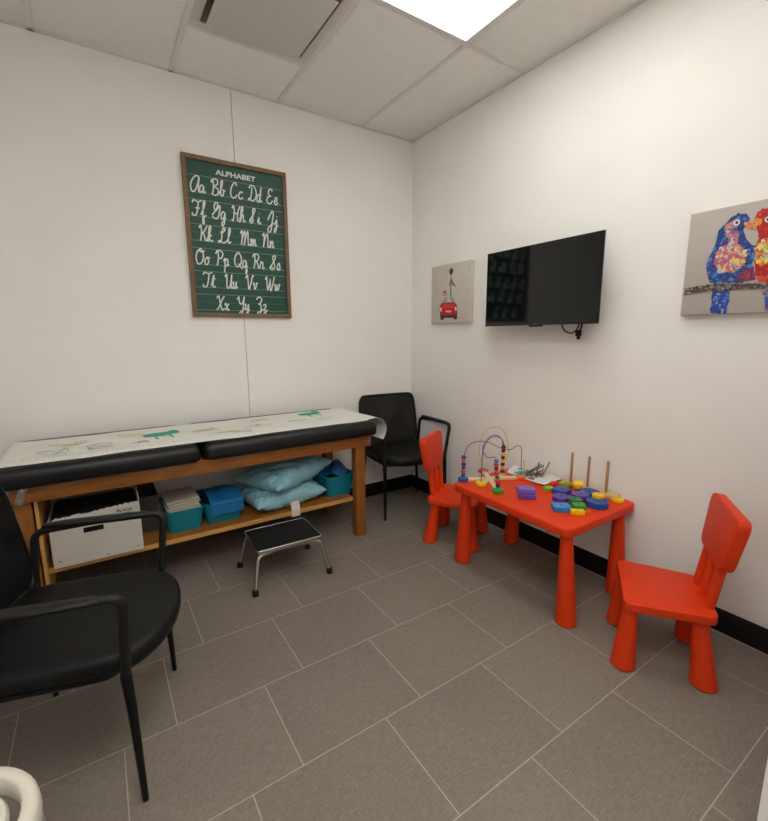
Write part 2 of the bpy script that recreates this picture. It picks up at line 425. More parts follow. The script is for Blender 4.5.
# file box
bxt = thing('file_box', 'open white cardboard file box with torn rim and hand hole on shelf', 'cardboard box', (-2.255, -.385, SZ), 0)
card = mat('white_cardboard', 'cbc5bc', .75, var=.04, vscale=8)
b = MB(); W, D, HB = .180, .165, .255
rt = random.Random(5)
def wallpoly(x0, x1, yb, holes=False):
    top = []; n = 26
    for k in range(n+1):
        t = k/n; top.append((x0+(x1-x0)*t, HB-.02+.018*t+rt.uniform(-.004, .004)))
    return [(x1, 0)]+top[::-1]+[(x0, 0)]
RX = Matrix(((1,0,0,0),(0,0,1,0),(0,1,0,0),(0,0,0,1)))
front = wallpoly(-W, W, 0)
def tr(y): return Matrix.Translation((0, y, 0)) @ RX
# front panel with hand hole: strips around an oval slot
hx0, hx1, hz0, hz1 = -.055, .025, .142, .168
b.box(-W, W, -D, -D+.004, 0, hz0).box(-W, hx0, -D, -D+.004, hz0, hz1).box(hx1, W, -D, -D+.004, hz0, hz1)
top = []
n = 40
for k in range(n+1):
    t = k/n; top.append((-W+2*W*t, HB-.024+.02*t+rt.uniform(-.004, .004)))
b.prism([(-W, hz1), (W, hz1)]+top[::-1], -D, -D+.004, M=RX)
b.box(-W, W, D-.004, D, 0, .18).box(-W, -W+.004, -D+.004, D-.004, 0, HB-.03).box(W-.004, W, -D+.004, D-.004, 0, HB+.03).box(-W+.004, W-.004, -D+.004, D-.004, 0, .004)
link('box_body', b, card, bxt, 30)
link('contents', MB().box(-W+.006, W-.006, -D+.02, D-.006, .005, .222, .01), mat('dark_contents', '0e0d0d', .9), bxt)
def text(body, size, name, m, parent, M, ext=.0004, bold=0):
    cu = bpy.data.curves.new('t', 'FONT'); cu.body = body; cu.size = size; cu.extrude = ext; cu.offset = bold; cu.align_x = 'CENTER'; cu.align_y = 'CENTER'
    o = bpy.data.objects.new('t', cu); C.objects.link(o); bpy.context.view_layer.update()
    me = bpy.data.meshes.new_from_object(o.evaluated_get(bpy.context.evaluated_depsgraph_get())); bpy.data.objects.remove(o)
    me.name = name; me.transform(M); me.materials.clear(); me.materials.append(m)
    ob = bpy.data.objects.new(name, me); C.objects.link(ob); ob.parent = parent; return ob
FR = Matrix.Rotation(PI/2, 4, 'X')
text('BLACK\nLABEL', .021, 'handwriting', blk, bxt, Matrix.Translation((.115, -D-.0006, .207)) @ Matrix.Rotation(.06, 4, 'Y') @ FR, bold=.0004)
for q in ((-.155, .03), (-.15, .19), (.155, .02), (0.03, .012), (.16, .19)): link('staple', MB().box(q[0]-.006, q[0]+.006, -D-.0008, -D, q[1]-.0015, q[1]+.0015), blk, bxt)
# dark crate behind
db = MB(); db.loft([rrect(.16, .3, .01, 0), rrect(.17, .31, .01, .2), rrect(.16, .3, .01, .2), rrect(.15, .29, .01, .01)])
o = link('storage_box', db, mat('dark_grey_box', '3a3835', .6), None); o.location = (-1.955, -.235, SZ); o.rotation_euler.z = 0
o.location = (-2.022, -.24, SZ); o.scale = (.52, .8, 1); bpy.context.view_layer.update()
tag(o, 'dark grey box on the shelf between white file box and teal tub of pads', 'storage box')
def tub(name, label, cx, cy, w_, d_, h_, rz=0):
    t = thing(name, label, 'plastic tub', (cx, cy, SZ), rz)
    m_ = mat('teal_plastic', '087f92', .35, var=.05)
    k = .82
    b = MB().loft([rrect(w_*k, d_*k, .03, 0), rrect(w_*.97, d_*.97, .035, h_-.012), rrect(w_, d_, .035, h_-.012), rrect(w_, d_, .035, h_), rrect(w_*.95, d_*.95, .033, h_), rrect(w_*k*.96, d_*k*.96, .028, .004), ])
    link('tub_body', b, m_, t, 40); return t
tb = tub('plastic_tub', 'teal plastic tub heaped with beige folded pads on the shelf', -1.865, -.335, .20, .29, .125)
rp = random.Random(2)
for k in range(4):
    o = link('folded_pad', MB().box(-.082, .082, -.10, .10, -.0075, .0075, .006, seg=3), mat('beige_pad', 'cbc1b2', .85, bump=.1, bscale=30), None, 60)
    o.location = (-1.868+rp.uniform(-.004, .004), -.345+k*.006, SZ+.112+.0158*k); o.rotation_euler = (.0, -.05, .05+rp.uniform(-.03, .03))
    pos = ['lowest', 'second from bottom', 'second from top', 'topmost'][k]
    tag(o, 'beige folded pad, %s of the stack in the teal tub' % pos, 'pad', 'folded pads in the teal tub')
t2 = tub('plastic_tub', 'teal plastic tub with blue lining, between beige pads and pillows', -1.66, -.325, .225, .29, .125, .03)
blu = mat('blue_cloth', '1170ad', .6, bump=.2, bscale=18, var=.1)
def lining(u, v):
    x = -.085+.18*u; 
    path = spline([(-.151, .055, 0), (-.1515, .09, 0), (-.152, .128, 0), (-.12, .133, 0), (-.03, .16, 0), (.06, .15, 0), (.1, .13, 0)], 6)
    i = min(int(v*(len(path)-1)), len(path)-2); q = path[i].lerp(path[i+1], v*(len(path)-1)-i)
    return (x, q.x, q.y+.006*math.sin(x*40+q.x*20)*(1 if v > .4 else .1))
o = link('blue_cloth', MB().grid(lining, 16, 30, .002), blu, None, 60); o.location = (-1.655, -.325, SZ+.0015); o.rotation_euler.z = .03
tag(o, 'blue cloth folded over front of the middle teal tub', 'cloth')
t3 = tub('plastic_tub', 'teal plastic tub at right end of shelf beside the pillows', -.925, -.345, .215, .27, .14, .05)
def lin3(u, v):
    a = 2*PI*u; rr = 1-v; z = .126+.055*math.sin(PI*min(1, v*1.1)/1)*(.6+.4*math.sin(3*a))+.012*math.sin(5*a)*(1-v)
    return (.10*rr*math.cos(a)*(1+.06*math.cos(4*a)), .125*rr*math.sin(a), z)
o = link('blue_cloth', MB().grid(lin3, 40, 8), mat('dark_blue_cloth', '0f4f86', .6, bump=.2, bscale=18, var=.1), None, 60); o.location = (-.925, -.345, SZ+.018); o.rotation_euler.z = .05
tag(o, 'dark blue cloth heaped in the right end teal tub', 'cloth')
def pillow(loc, rot, label, sd, w_=.50, d_=.34, h_=.062):
    rnd = random.Random(sd); ph = [rnd.uniform(0, 6) for _ in range(6)]
    b = MB()
    def side(sg):
        def f(u, v):
            a, c = 2*u-1, 2*v-1
            e = max(0, (1-a**4))**.5*max(0, (1-c**4))**.5
            pinch = 1-.07*(a*a*(1-c*c)+c*c*(1-a*a))*1.0
            wr = .007*math.sin(9*a+ph[0]+4*c)*math.sin(7*c+ph[1])+.005*math.sin(17*a+11*c+ph[2])+.004*math.sin(31*a-19*c+ph[3])*(a*a+c*c)
            bias = .85+.25*(1-a*a)
            return (a*w_/2*(1-.06*(1-c*c)*0)*pinch, c*d_/2*pinch, sg*(h_*e*bias+wr*e)+h_)
        return f
    b.grid(side(1), 60, 48); b.grid(side(-1), 60, 48)
    bmesh.ops.remove_doubles(b.bm, verts=b.bm.verts, dist=.0008)
    o = link('pillow', b, mat('light_blue_vinyl', '93c8d4', .26, bump=1.0, bscale=26, var=.08), None, 180, calc=True)
    o.location = loc; o.rotation_euler = rot; return tag(o, label, 'pillow', 'pale blue pillows on the shelf')
pillow((-1.285, -.33, SZ+.002), (0, 0, .14), 'pale blue crinkled pillow, lower of two stacked on shelf', 1, .48, .36, .062)
pillow((-1.24, -.315, SZ+.128), (-.03, -.10, .42), 'pale blue crinkled pillow, upper of two stacked on shelf', 4, .50, .40, .064)
def tagp(u, v):
    return (u*.055+.006*v, -.527+(-.0072 if v < .45 else (v-.45)*.05-.007), SZ-.035+.085*v)
o = link('paper_tag', MB().grid(tagp, 4, 12, .0006), mat('tag_paper', 'cfc9c0', .7), None); o.location = (-1.295, -.0, 0.0)
tag(o, 'small white paper tag hanging over front edge of wooden shelf', 'tag')

# ------------------------------------------------------------------ step stool
st = thing('step_stool', 'low chrome step stool with black rubber tread before the exam table', 'step stool', (-1.412, -.692, 0), -.035)
link('tread', MB().prism(xy(rrect(.343, .268, .012)), .2165, .2205, .001), rub_m, st)
link('top_frame', MB().prism(xy(rrect(.357, .282, .016)), .198, .2164, .002).tube([(p[0], p[1], .2165) for p in rrect(.352, .277, .014)], .004, 6, True), steel_m, st)
for sx in (-1, 1):
    for sy in (-1, 1):
        pts = fillet([(sx*.10, sy*.118, .19), (sx*.17, sy*.125, .19), (sx*.205, sy*.165, .0)], .05, 6)
        lg = link('leg', MB().tube(pts[:-1]+[Vector((sx*.2045, sy*.1645, .02))], .0115, 12), steel_m, st)
        link('rubber_foot', MB().lathe([(.017, 0), (.0165, .01), (.0145, .03), (.0125, .032)], (sx*.205, sy*.165), 16), rub_m, lg)

# ------------------------------------------------------------------ guest chairs
def guest_chair(label, loc, rz):
    t = thing('guest_chair', label, 'chair', loc, rz)
    # seat cushion
    def plan(sc, z):
        o = []
        base = [(-.225, -.21), (-.12, -.225), (.12, -.225), (.225, -.21), (.243, -.05), (.243, .1), (.225, .205), (.13, .272), (0, .292), (-.13, .272), (-.225, .205), (-.243, .1), (-.243, -.05)]
        for p in spline([(a, b_, 0) for a, b_ in base], 5, True): o.append((p.x*sc if abs(sc) else 0, (p.y-.02)*sc+.02, z))
        return o
    b = MB().loft([plan(.90, .395), plan(.965, .398), plan(.995, .410), plan(1, .428), plan(.99, .443), plan(.96, .453), plan(.88, .459), plan(.6, .457), plan(.3, .454)])
    link('seat', b, seatm, t, 60)
    b = MB().tube(fillet([(-.225, -.2, .388), (-.225, .17, .388), (.225, .17, .388), (.225, -.2, .388)], .06), .0095, 8).tube([(-.225, -.19, .388), (.225, -.19, .388)], .0095, 8)
    link('seat_frame', b, chairm, t)
    for s in (-1, 1):
        link('leg', MB().tube([(s*.252, .192, .41), (s*.253, .198, .3), (s*.256, .205, 0)], [.0145, .013, .0085], 10), chairm, t)
        link('leg', MB().tube([(s*.225, -.185, .40), (s*.237, -.19, .3), (s*.252, -.195, 0)], [.0125, .012, .0085], 10), chairm, t)
        pts = fillet([(s*.252, .192, .395), (s*.280, .215, .650), (s*.282, -.02, .646), (s*.279, -.200, .630), (s*.262, -.207, .44), (s*.225, -.19, .395)], .040, 7)
        n = len(pts); rx = []
        for i, p in enumerate(pts):
            k = min(1, max(0, (p.z-.56)/.06)); rx.append(.0135+.0075*k*(1 if p.y > -.2 else .3))
        link('armrest', MB().tube(pts, rx, 10, ry=.0115, up=(0, 1, 0.001)) if False else MB().tube(pts, .0125, 10), armm, t, 60)
        link('arm_pad', MB().loft([[(s*(.2815+.006*y)+a*ww, y, zz-.008-.03*(.17-y)*.6+b2*.008) for a, b2 in ((-1, 0), (-.8, .9), (0, 1.2), (.8, .9), (1, 0), (.8, -.8), (0, -1), (-.8, -.8))] for y, zz, ww in ((.165, .655, .01), (.15, .660, .0185), (.05, .662, .021), (-.08, .664, .020), (-.15, .664, .016), (-.17, .662, .01))]), armm, t, 60)
    # backrest: rounded frame loop + mesh
    def bp(x, h):            # h 0..1 from bottom to top, x -1..1
        wv = .246+.006*math.sin(PI*h)-.012*h; y = -.215-.02*h+(.030*(x*x)-.030)*1.0*(.5+.5*h)*-1*-1
        return Vector((x*wv, -.200-.055*h-.018*(1-x*x), .455+.375*h))
    loop = []
    cr = .13
    corners = [(-1, .0), (1, .0), (1, 1), (-1, 1)]
    for (cx, cy, a0) in ((1-.16, 1-cr, 0), (-(1-.16), 1-cr, PI/2), (-(1-.16), cr, PI), (1-.16, cr, 1.5*PI)):
        for k in range(7):
            a = a0+PI/2*k/6; loop.append((cx+.16*math.cos(a), cy+cr*math.sin(a)))
    L3 = []
    m = len(loop)
    for i in range(m):
        a, b_ = loop[i], loop[(i+1) % m]; L3.append(bp(*a))
        if math.hypot(a[0]-b_[0], a[1]-b_[1]) > .2:
            for q in range(1, 6): L3.append(bp(a[0]+(b_[0]-a[0])*q/6, a[1]+(b_[1]-a[1])*q/6))
    link('back_frame', MB().tube(L3, .0105, 8, True), chairm, t, 60)
    def panel(u, v):
        # superellipse-like rounded patch
        h = v; edge = 1.0
        for lo in (h, 1-h):
            if lo < cr: edge = min(edge, 1-.16+.16*math.sqrt(max(0, 1-((cr-lo)/cr)**2)))
        x = (2*u-1)*edge*.99
        p = bp(x, h); p.y += .004*math.sin(6*x+4*h)*math.sin(PI*h); return p
    link('back_mesh', MB().grid(panel, 20, 26, .003), meshm, t, 60)
    for s in (-1, 1): link('back_bar', MB().tube([(s*.225, -.19, .39), (s*.2, -.212, .47)], .011, 8), chairm, t)
    return t
gc = guest_chair('black armchair with mesh back standing in the far room corner', (-.300, -.292, 0), PI-.11)
dup(gc, (-2.312, -1.353, 0), math.radians(-106.3), 'large black armchair in the left foreground beside the white bin')

# ------------------------------------------------------------------ red children's furniture
def cone_leg(x0, y0, x1, y1, z1, rt_, rb, name, par):
    n = 12; L_ = []
    for i in range(n+1):
        t = i/n; r = rb+(rt_-rb)*(t**.9); z = .006+(z1-.006)*t
        if i == 0: L_.append([(x0+(r-.006)*math.cos(a), y0+(r-.006)*math.sin(a), .0045) for a in [2*PI*k/24 for k in range(24)]])
        L_.append([(x0+(x1-x0)*t+r*math.cos(a), y0+(y1-y0)*t+r*math.sin(a), z) for a in [2*PI*k/24 for k in range(24)]])
    lg = link('leg', MB().loft(L_), red_m, par, 50)
    link('glide', MB().lathe([(rb-.006, 0), (rb-.005, .0045)], (x0, y0), 24), foot_m, lg)
def kid_chair(label, loc, rz, group=None):
    t = thing('kids_chair', label, 'chair', loc, rz, group)
    pl = [(-.180, .148), (.180, .148), (.155, -.160), (-.155, -.160)]
    pts = []
    for i in range(4):
        a, b_, c = Vector(pl[i-1]), Vector(pl[i]), Vector(pl[(i+1) % 4]); r = .035
        p0 = b_+(a-b_).normalized()*r; p1 = b_+(c-b_).normalized()*r
        for k in range(7):
            q = k/6; v = p0*(1-q)**2+b_*2*q*(1-q)+p1*q*q; pts.append((v.x, v.y))
    link('seat', MB().prism(pts, .254, .291, .006), red_m, t, 40)
    for sx in (-1, 1):
        cone_leg(sx*.142, .128, sx*.135, .118, .256, .026, .046, 'leg', t)
        cone_leg(sx*.138, -.140, sx*.112, -.112, .256, .026, .046, 'leg', t)
    # backrest panel
    def bpt(z): return -.142-.047*(z-.30)/.35
    tilt = Matrix.Translation((0, bpt(.55), .55)) @ Matrix.Rotation(math.atan2(.047, .35)+PI/2, 4, 'X')
    tr_ = [(-.172, .118), (.172, .118), (.140, -.098), (-.140, -.098)]
    pts = []
    for i in range(4):
        a, b_, c = Vector(tr_[i-1]), Vector(tr_[i]), Vector(tr_[(i+1) % 4]); r = .045
        p0 = b_+(a-b_).normalized()*r; p1 = b_+(c-b_).normalized()*r
        for k in range(8):
            q = k/7; v = p0*(1-q)**2+b_*2*q*(1-q)+p1*q*q; pts.append((v.x, v.y))
    link('backrest', MB().prism(pts, -.021, .021, .008, M=tilt), red_m, t, 40)
    for x in (-.085, 0, .085):
        link('spindle', MB().tube([(x*1.0, bpt(.30)+.002, .288), (x, bpt(.49), .49)], .018, 14), red_m, t, 50)
    return t
kc = kid_chair("red plastic children's chair at the near right end of the red table", (-.355, -2.165, 0), math.radians(32.8))
dup(kc, (-.318, -.930, 0), math.radians(-148.6), "red plastic children's chair at the far left end of the red table")
tt = thing('kids_table', 'low red plastic children\'s table with rounded corners against the right wall', 'table', (-.297, -1.516, 0))
link('tabletop', MB().prism(xy(rrect(.562, .738, .045)), .438, .48, .008), red_m, tt, 40)
for sx in (-1, 1):
    for sy in (-1, 1):
        cone_leg(sx*.208-.0, sy*.338, sx*.214, sy*.315, .439, .026, .047, 'leg', tt)

# ------------------------------------------------------------------ toys on the table
TZ = .4805
PLM = {k: mat('paint_'+k, c, .35, var=.03) for k, c in dict(blue='1450a0', lightblue='1d86c8', purple='5b3f9e', violet='7a5cb8', yellow='efc400', lime='86b421', green='1f9a2c', darkgreen='17743a', red='d2311c', orange='e8611a', maroon='5a1224', navy='1b2a66').items()}
pine = mat('pine_wood', 'd6b27c', .55, var=.12, vscale=12, stretch=(1, 6, 6))
pinev = mat('pine_dowel', 'a87a52', .55, var=.12, vscale=12, stretch=(6, 6, 1))
def sh_round(r): return lambda a: r
def sh_poly(n, r, rot=0):
    return lambda a: min(r*1.03, r*math.cos(PI/n)/math.cos(((a-rot) % (2*PI/n))-PI/n))
def sh_rect(w_, d_):
    return lambda a: min(w_/2/max(1e-6, abs(math.cos(a))), d_/2/max(1e-6, abs(math.sin(a))), math.hypot(w_, d_)/2*.95)
def block(label, col, x, y, z, fn, h=.022, rz=0, tilt=(0, 0), rin=.0062, cat='toy block', name='toy_block'):
    o = link(name, MB().ring(fn, rin, 0, h), PLM[col], None, 30); o.location = (x, y, z); o.rotation_euler = (tilt[0], tilt[1], rz)
    return tag(o, label, cat, 'wooden stacking blocks on the red table')
block('purple rectangular block lying under the lighter violet block', 'purple', -.418, -1.538, TZ, sh_rect(.085, .055), .024, -.75)
block('light violet rectangular block, resting on the purple block', 'violet', -.408, -1.522, TZ+.0242, sh_rect(.088, .058), .024, -.68)
block('light blue square block nearest the front edge of red table', 'lightblue', -.408, -1.728, TZ, sh_rect(.082, .068), .024, -.7)
block('purple octagonal block left of the pile, behind light blue square', 'purple', -.305, -1.655, TZ, sh_poly(8, .043, .2), .024)
block('blue square block at the back left of the block pile', 'blue', -.215, -1.598, TZ, sh_rect(.075, .075), .026, .1)
block('small lime green disc at left of the block pile', 'lime', -.235, -1.530, TZ, sh_round(.024), .02)
block('small red block beside open booklet behind lime disc', 'red', -.150, -1.500, TZ, sh_rect(.045, .035), .02, .3)
block('orange red block under the green bar at back of pile', 'orange', -.128, -1.558, TZ, sh_rect(.05, .04), .018, .4)
block('lime green bar lying on an orange red block', 'lime', -.128, -1.558, TZ+.0183, sh_rect(.065, .03), .014, -.6)
o = block('yellow octagonal barrel block standing on its side before the pegs', 'yellow', -.125, -1.618, TZ+.027, sh_poly(8, .029, .39), .045, 0, rin=.007)
o.rotation_euler = (PI/2+0, 0, .6); o.location = (-.115, -1.60, TZ+.0285)
block('blue round block at back right of pile near the pegs', 'blue', -.130, -1.702, TZ, sh_round(.048), .028)
block('purple round block in the middle of the pile', 'purple', -.212, -1.700, TZ, sh_poly(6, .046, .3), .03)
block('large blue round block under the yellow ring', 'blue', -.228, -1.800, TZ, sh_round(.050), .030)
block('yellow octagonal ring lying on top of blue round block', 'yellow', -.192, -1.782, TZ+.0303, sh_poly(8, .030, .2), .018)
block('dark green octagonal block between purple and bright green blocks', 'darkgreen', -.287, -1.722, TZ, sh_poly(8, .034, .3), .028)
block('bright green square block in front of dark green one', 'green', -.333, -1.770, TZ, sh_rect(.055, .048), .026, -.6)
block('yellow bar at the front edge of the pile', 'yellow', -.392, -1.802, TZ, sh_rect(.062, .03), .022, -.75)
block('tiny orange block right of the yellow bar', 'orange', -.342, -1.828, TZ, sh_rect(.03, .022), .014, .4, rin=.004)
block('yellow octagonal block alone at right end of the table', 'yellow', -.085, -1.822, TZ, sh_poly(8, .030, .2), .018)
# peg stacker
pg = thing('peg_stacker', 'pale wooden base with three upright dowel pegs against wall', 'stacking toy', (-.062, -1.655, TZ), 0)
link('peg_base', MB().box(-.032, .032, -.15, .15, 0, .018, .003), pine, pg)
for y in (.108, .010, -.092):
    link('peg', MB().lathe([(.0066, .0185), (.0066, .182), (.004, .186)], (0.0, y), 14), pinev, pg)
# booklets
def booklet(name, label, pts, z, th, m, prints=()):
    o = link(name, MB().prism(pts, 0, th, .0006, seg=1), m, None, 30); o.location = (0, 0, z); tag(o, label, 'booklet')
    for col, st_, po in prints:
        b = MB(); f = lambda x, y: (x, y, th+.0004)
        for s_, wd in st_: b.stroke(s_, wd, f)
        for q in po: b.face([f(*v) for v in q])
        link('printed_patch', b, mat('patch_'+col, col, .6), o, 10)
    return o
wp = mat('white_paper', 'e6e3db', .6, var=.03)
cov = mat('booklet_cover', 'cdd6d6', .45, var=.25, vscale=18)
booklet('booklet', 'white open booklet with blue picture at the back near the wall', [(-.165, -1.19), (-.025, -1.12), (-.018, -1.33), (-.15, -1.37)], TZ, .004, wp,
        [('6da8c9', [], [[(-.09, -1.2), (-.04, -1.18), (-.04, -1.29), (-.09, -1.3)]]), ('8e9296', [([(-.15, -1.22), (-.1, -1.2)], .003), ([(-.15, -1.25), (-.1, -1.23)], .003), ([(-.15, -1.28), (-.1, -1.26)], .003)], [])])
booklet('booklet', 'picture booklet with teal and grey cover under the sticks', [(-.195, -1.215), (-.03, -1.235), (-.02, -1.43), (-.205, -1.44)], TZ+.0045, .005, cov,
        [('3b9a98', [], [[(-.18, -1.25), (-.12, -1.24), (-.11, -1.32), (-.17, -1.34)]]), ('6b6a68', [], [[(-.11, -1.25), (-.06, -1.25), (-.06, -1.38), (-.12, -1.38)]]), ('9a4a3a', [], [[(-.19, -1.36), (-.16, -1.35), (-.15, -1.38), (-.19, -1.4)]])])
booklet('booklet', 'narrow white leaflet with ruled lines before the pegs', [(-.215, -1.405), (-.03, -1.405), (-.03, -1.475), (-.205, -1.485)], TZ+.0098, .003, wp,
        [('a7a4b4', [([(-.2, -1.43), (-.04, -1.425)], .004), ([(-.2, -1.455), (-.04, -1.45)], .004)], [])])
cr_cols = ['5d4a44', '4a3b3a', '7a6a68', 'b7b84a', '6a5550', '8a807c', '3d3536', 'a8583a']
ra = random.Random(9)
base = Vector((-.085, -1.345, TZ+.014))
ends = [((-.06, .03, 0), (.02, -.03, .055)), ((-.05, -.03, 0), (.03, .015, .06)), ((-.02, .05, 0), (-.01, -.03, .065)), ((-.055, .04, .006), (-.02, .085, .062)), ((-.07, -.01, .002), (.015, -.015, .02)), ((-.03, -.055, 0), (.04, -.01, .03)), ((-.075, .02, 0), (-.01, -.035, .014)), ((-.02, -.05, 0), (.045, -.045, .075))]
names = ['dark brown', 'black brown', 'grey', 'yellow green', 'brown', 'pale grey', 'nearly black', 'rust brown']
for k, (a, b_) in enumerate(ends):
    a = Vector(a)+base; b_ = Vector(b_)+base
    o = link('craft_stick', MB().tube([a, a.lerp(b_, .5), b_], .0042, 8), mat('stick_'+cr_cols[k], cr_cols[k], .5), None)
    tag(o, '%s stick in the loose tangle lying on the booklets' % names[k], 'stick', 'tangle of sticks on the booklets')
# bead maze
bmz = thing('bead_maze', 'bead maze toy with looping coloured wires and discs on red table', 'bead maze', (-.36, -1.26, TZ), math.atan2(-.73, .68))
D_ = {'blue': (-.168, -.034), 'yellow': (-.068, -.087), 'green': (.022, -.183), 'red': (.153, .076), 'orange': (-.06, .150)}
def strip(a, b_, wd, z0, z1):
    a, b_ = Vector(a), Vector(b_); d = (b_-a).normalized(); n_ = Vector((-d.y, d.x))*wd/2
    return [tuple(q) for q in (a+n_, a-n_, b_-n_, b_+n_)]
bs = MB().prism(strip(D_['blue'], D_['red'], .03, 0, 0), .0, .014, .002)
bs.prism(strip(D_['green'], D_['orange'], .03, 0, 0), .0, .0138, .002).prism(strip((-.068, -.087), (.06, .11), .026, 0, 0), .0, .0136, .002)
link('base_strips', bs, mat('pale_wood', 'e3cfa0', .5, var=.08), bmz)
for k, (x, y) in D_.items():
    kk = {'red': 'orange', 'orange': 'red'}.get(k, k)
    link('disc', MB().lathe([(.028, .0), (.030, .002), (.030, .014), (.028, .0165)], (x, y), 28), PLM[kk], bmz)
wires = {
 'red': [(-.168, -.034, .02), (-.168, -.034, .10), (-.165, -.03, .155), (-.14, -.01, .205), (-.09, .02, .222), (-.03, .03, .215), (.03, .04, .185), (.085, .05, .175), (.12, .06, .195), (.142, .07, .192), (.15, .075, .165), (.153, .076, .08), (.153, .076, .02)],
 'navy': [(-.068, -.087, .02), (-.066, -.085, .13), (-.06, -.07, .205), (-.035, -.04, .25), (-.005, 0, .258), (.03, .03, .245), (.048, .05, .21), (.05, .065, .15), (.05, .08, .08), (.05, .085, .02)],
 'blue': [(.022, -.183, .02), (.015, -.16, .08), (.005, -.13, .15), (.0, -.09, .165), (-.035, -.07, .155), (-.062, -.05, .18), (-.06, -.03, .22), (-.03, 0, .255), (.01, .02, .262), (.04, .04, .23), (.045, .06, .18), (.05, .075, .13), (.05, .08, .10)],
 'yellow': [(-.06, .15, .02), (-.085, .13, .12), (-.085, .10, .18), (-.06, .05, .27), (-.02, .02, .305), (.025, .02, .305), (.055, .04, .27), (.075, .07, .2), (.078, .09, .14), (.06, .1, .08), (.045, .1, .02)]}
wc = {'red': '8a3a3c', 'navy': '3a3560', 'blue': '3d5a8a', 'yellow': 'd6cc52'}
for k, p in wires.items():
    link('wire', MB().tube(spline(p, 8), .0022, 8), mat('wire_'+k, wc[k], .4), bmz)
def beads(path, cols, z0, dz, r=.0142):
    pts = spline(path, 20)
    for i, c in enumerate(cols):
        z = z0+dz*i; q = min(pts[:int(len(pts)*.55)] if path[0][2] < path[-1][2] or True else pts, key=lambda v: abs(v.z-z))
        ob = link('bead', MB().ball((0, 0, 0), r if i % 2 else r*.85, 14, r*.85), PLM[c], bmz, 80); ob.location = (q.x, q.y, z)
beads(wires['red'][:4], ['blue', 'red', 'blue', 'maroon', 'orange', 'blue'], .036, .0205)
beads(wires['blue'][:4], ['navy', 'red', 'darkgreen', 'red', 'maroon', 'red', 'lightblue'], .036, .0205)
beads([wires['navy'][-1], wires['navy'][-2], wires['navy'][-3], wires['navy'][-4]], ['maroon', 'yellow', 'navy', 'yellow', 'maroon', 'yellow', 'maroon', 'maroon'], .036, .021)

# ------------------------------------------------------------------ wall things on the right wall
tv = thing('television', 'black flat screen television mounted on the right wall', 'television', (-.13, -1.306, 1.352))
link('housing', MB().box(-.0, .009, -.369, .369, .0, .432, .002).box(.0092, .05, -.29, .29, .04, .34, .01), tvb_m, tv)
link('screen', MB().box(-.0025, -.0003, -.365, .365, .010, .428), tv_m, tv)
link('bezel_edge', MB().box(-.003, -.0003, -.369, .369, .0, .0095), mat('bezel_bottom', '16171a', .3), tv)
link('sensor_bump', MB().box(.0, .02, -.04, .04, -.009, -.0003, .003), tvb_m, tv)
link('logo', MB().box(-.0036, -.0031, -.018, .012, .0035, .0068), mat('logo_grey', '7d838c', .4, metal=.5), tv)
link('wall_mount', MB().box(.051, .128, -.035, .035, .15, .27, .003).box(.105, .129, -.16, .16, .12, .30, .003), tvb_m, tv)
CY = -.045
cp = spline([(.05, -.09, .05), (.045, -.095, .0), (.05, -.11, -.03), (.06, -.135, -.045), (.07, -.16, -.035), (.075, -.175, -.0), (.07, -.17, .05)], 8)
cbm = MB().tube(cp, .0038, 8).tube(spline([(.06, -.2, .05), (.062, -.2, .0), (.066, -.19, -.03), (.07, -.18, -.05)], 6), .005, 8)
link('cord', cbm, rub_m, tv).location.y = CY
pl_ = link('plug', MB().box(.054, .078, -.195, -.168, -.062, -.028, .006).box(.058, .074, -.19, -.175, -.078, -.06, .004), rub_m, tv); pl_.location.y = CY

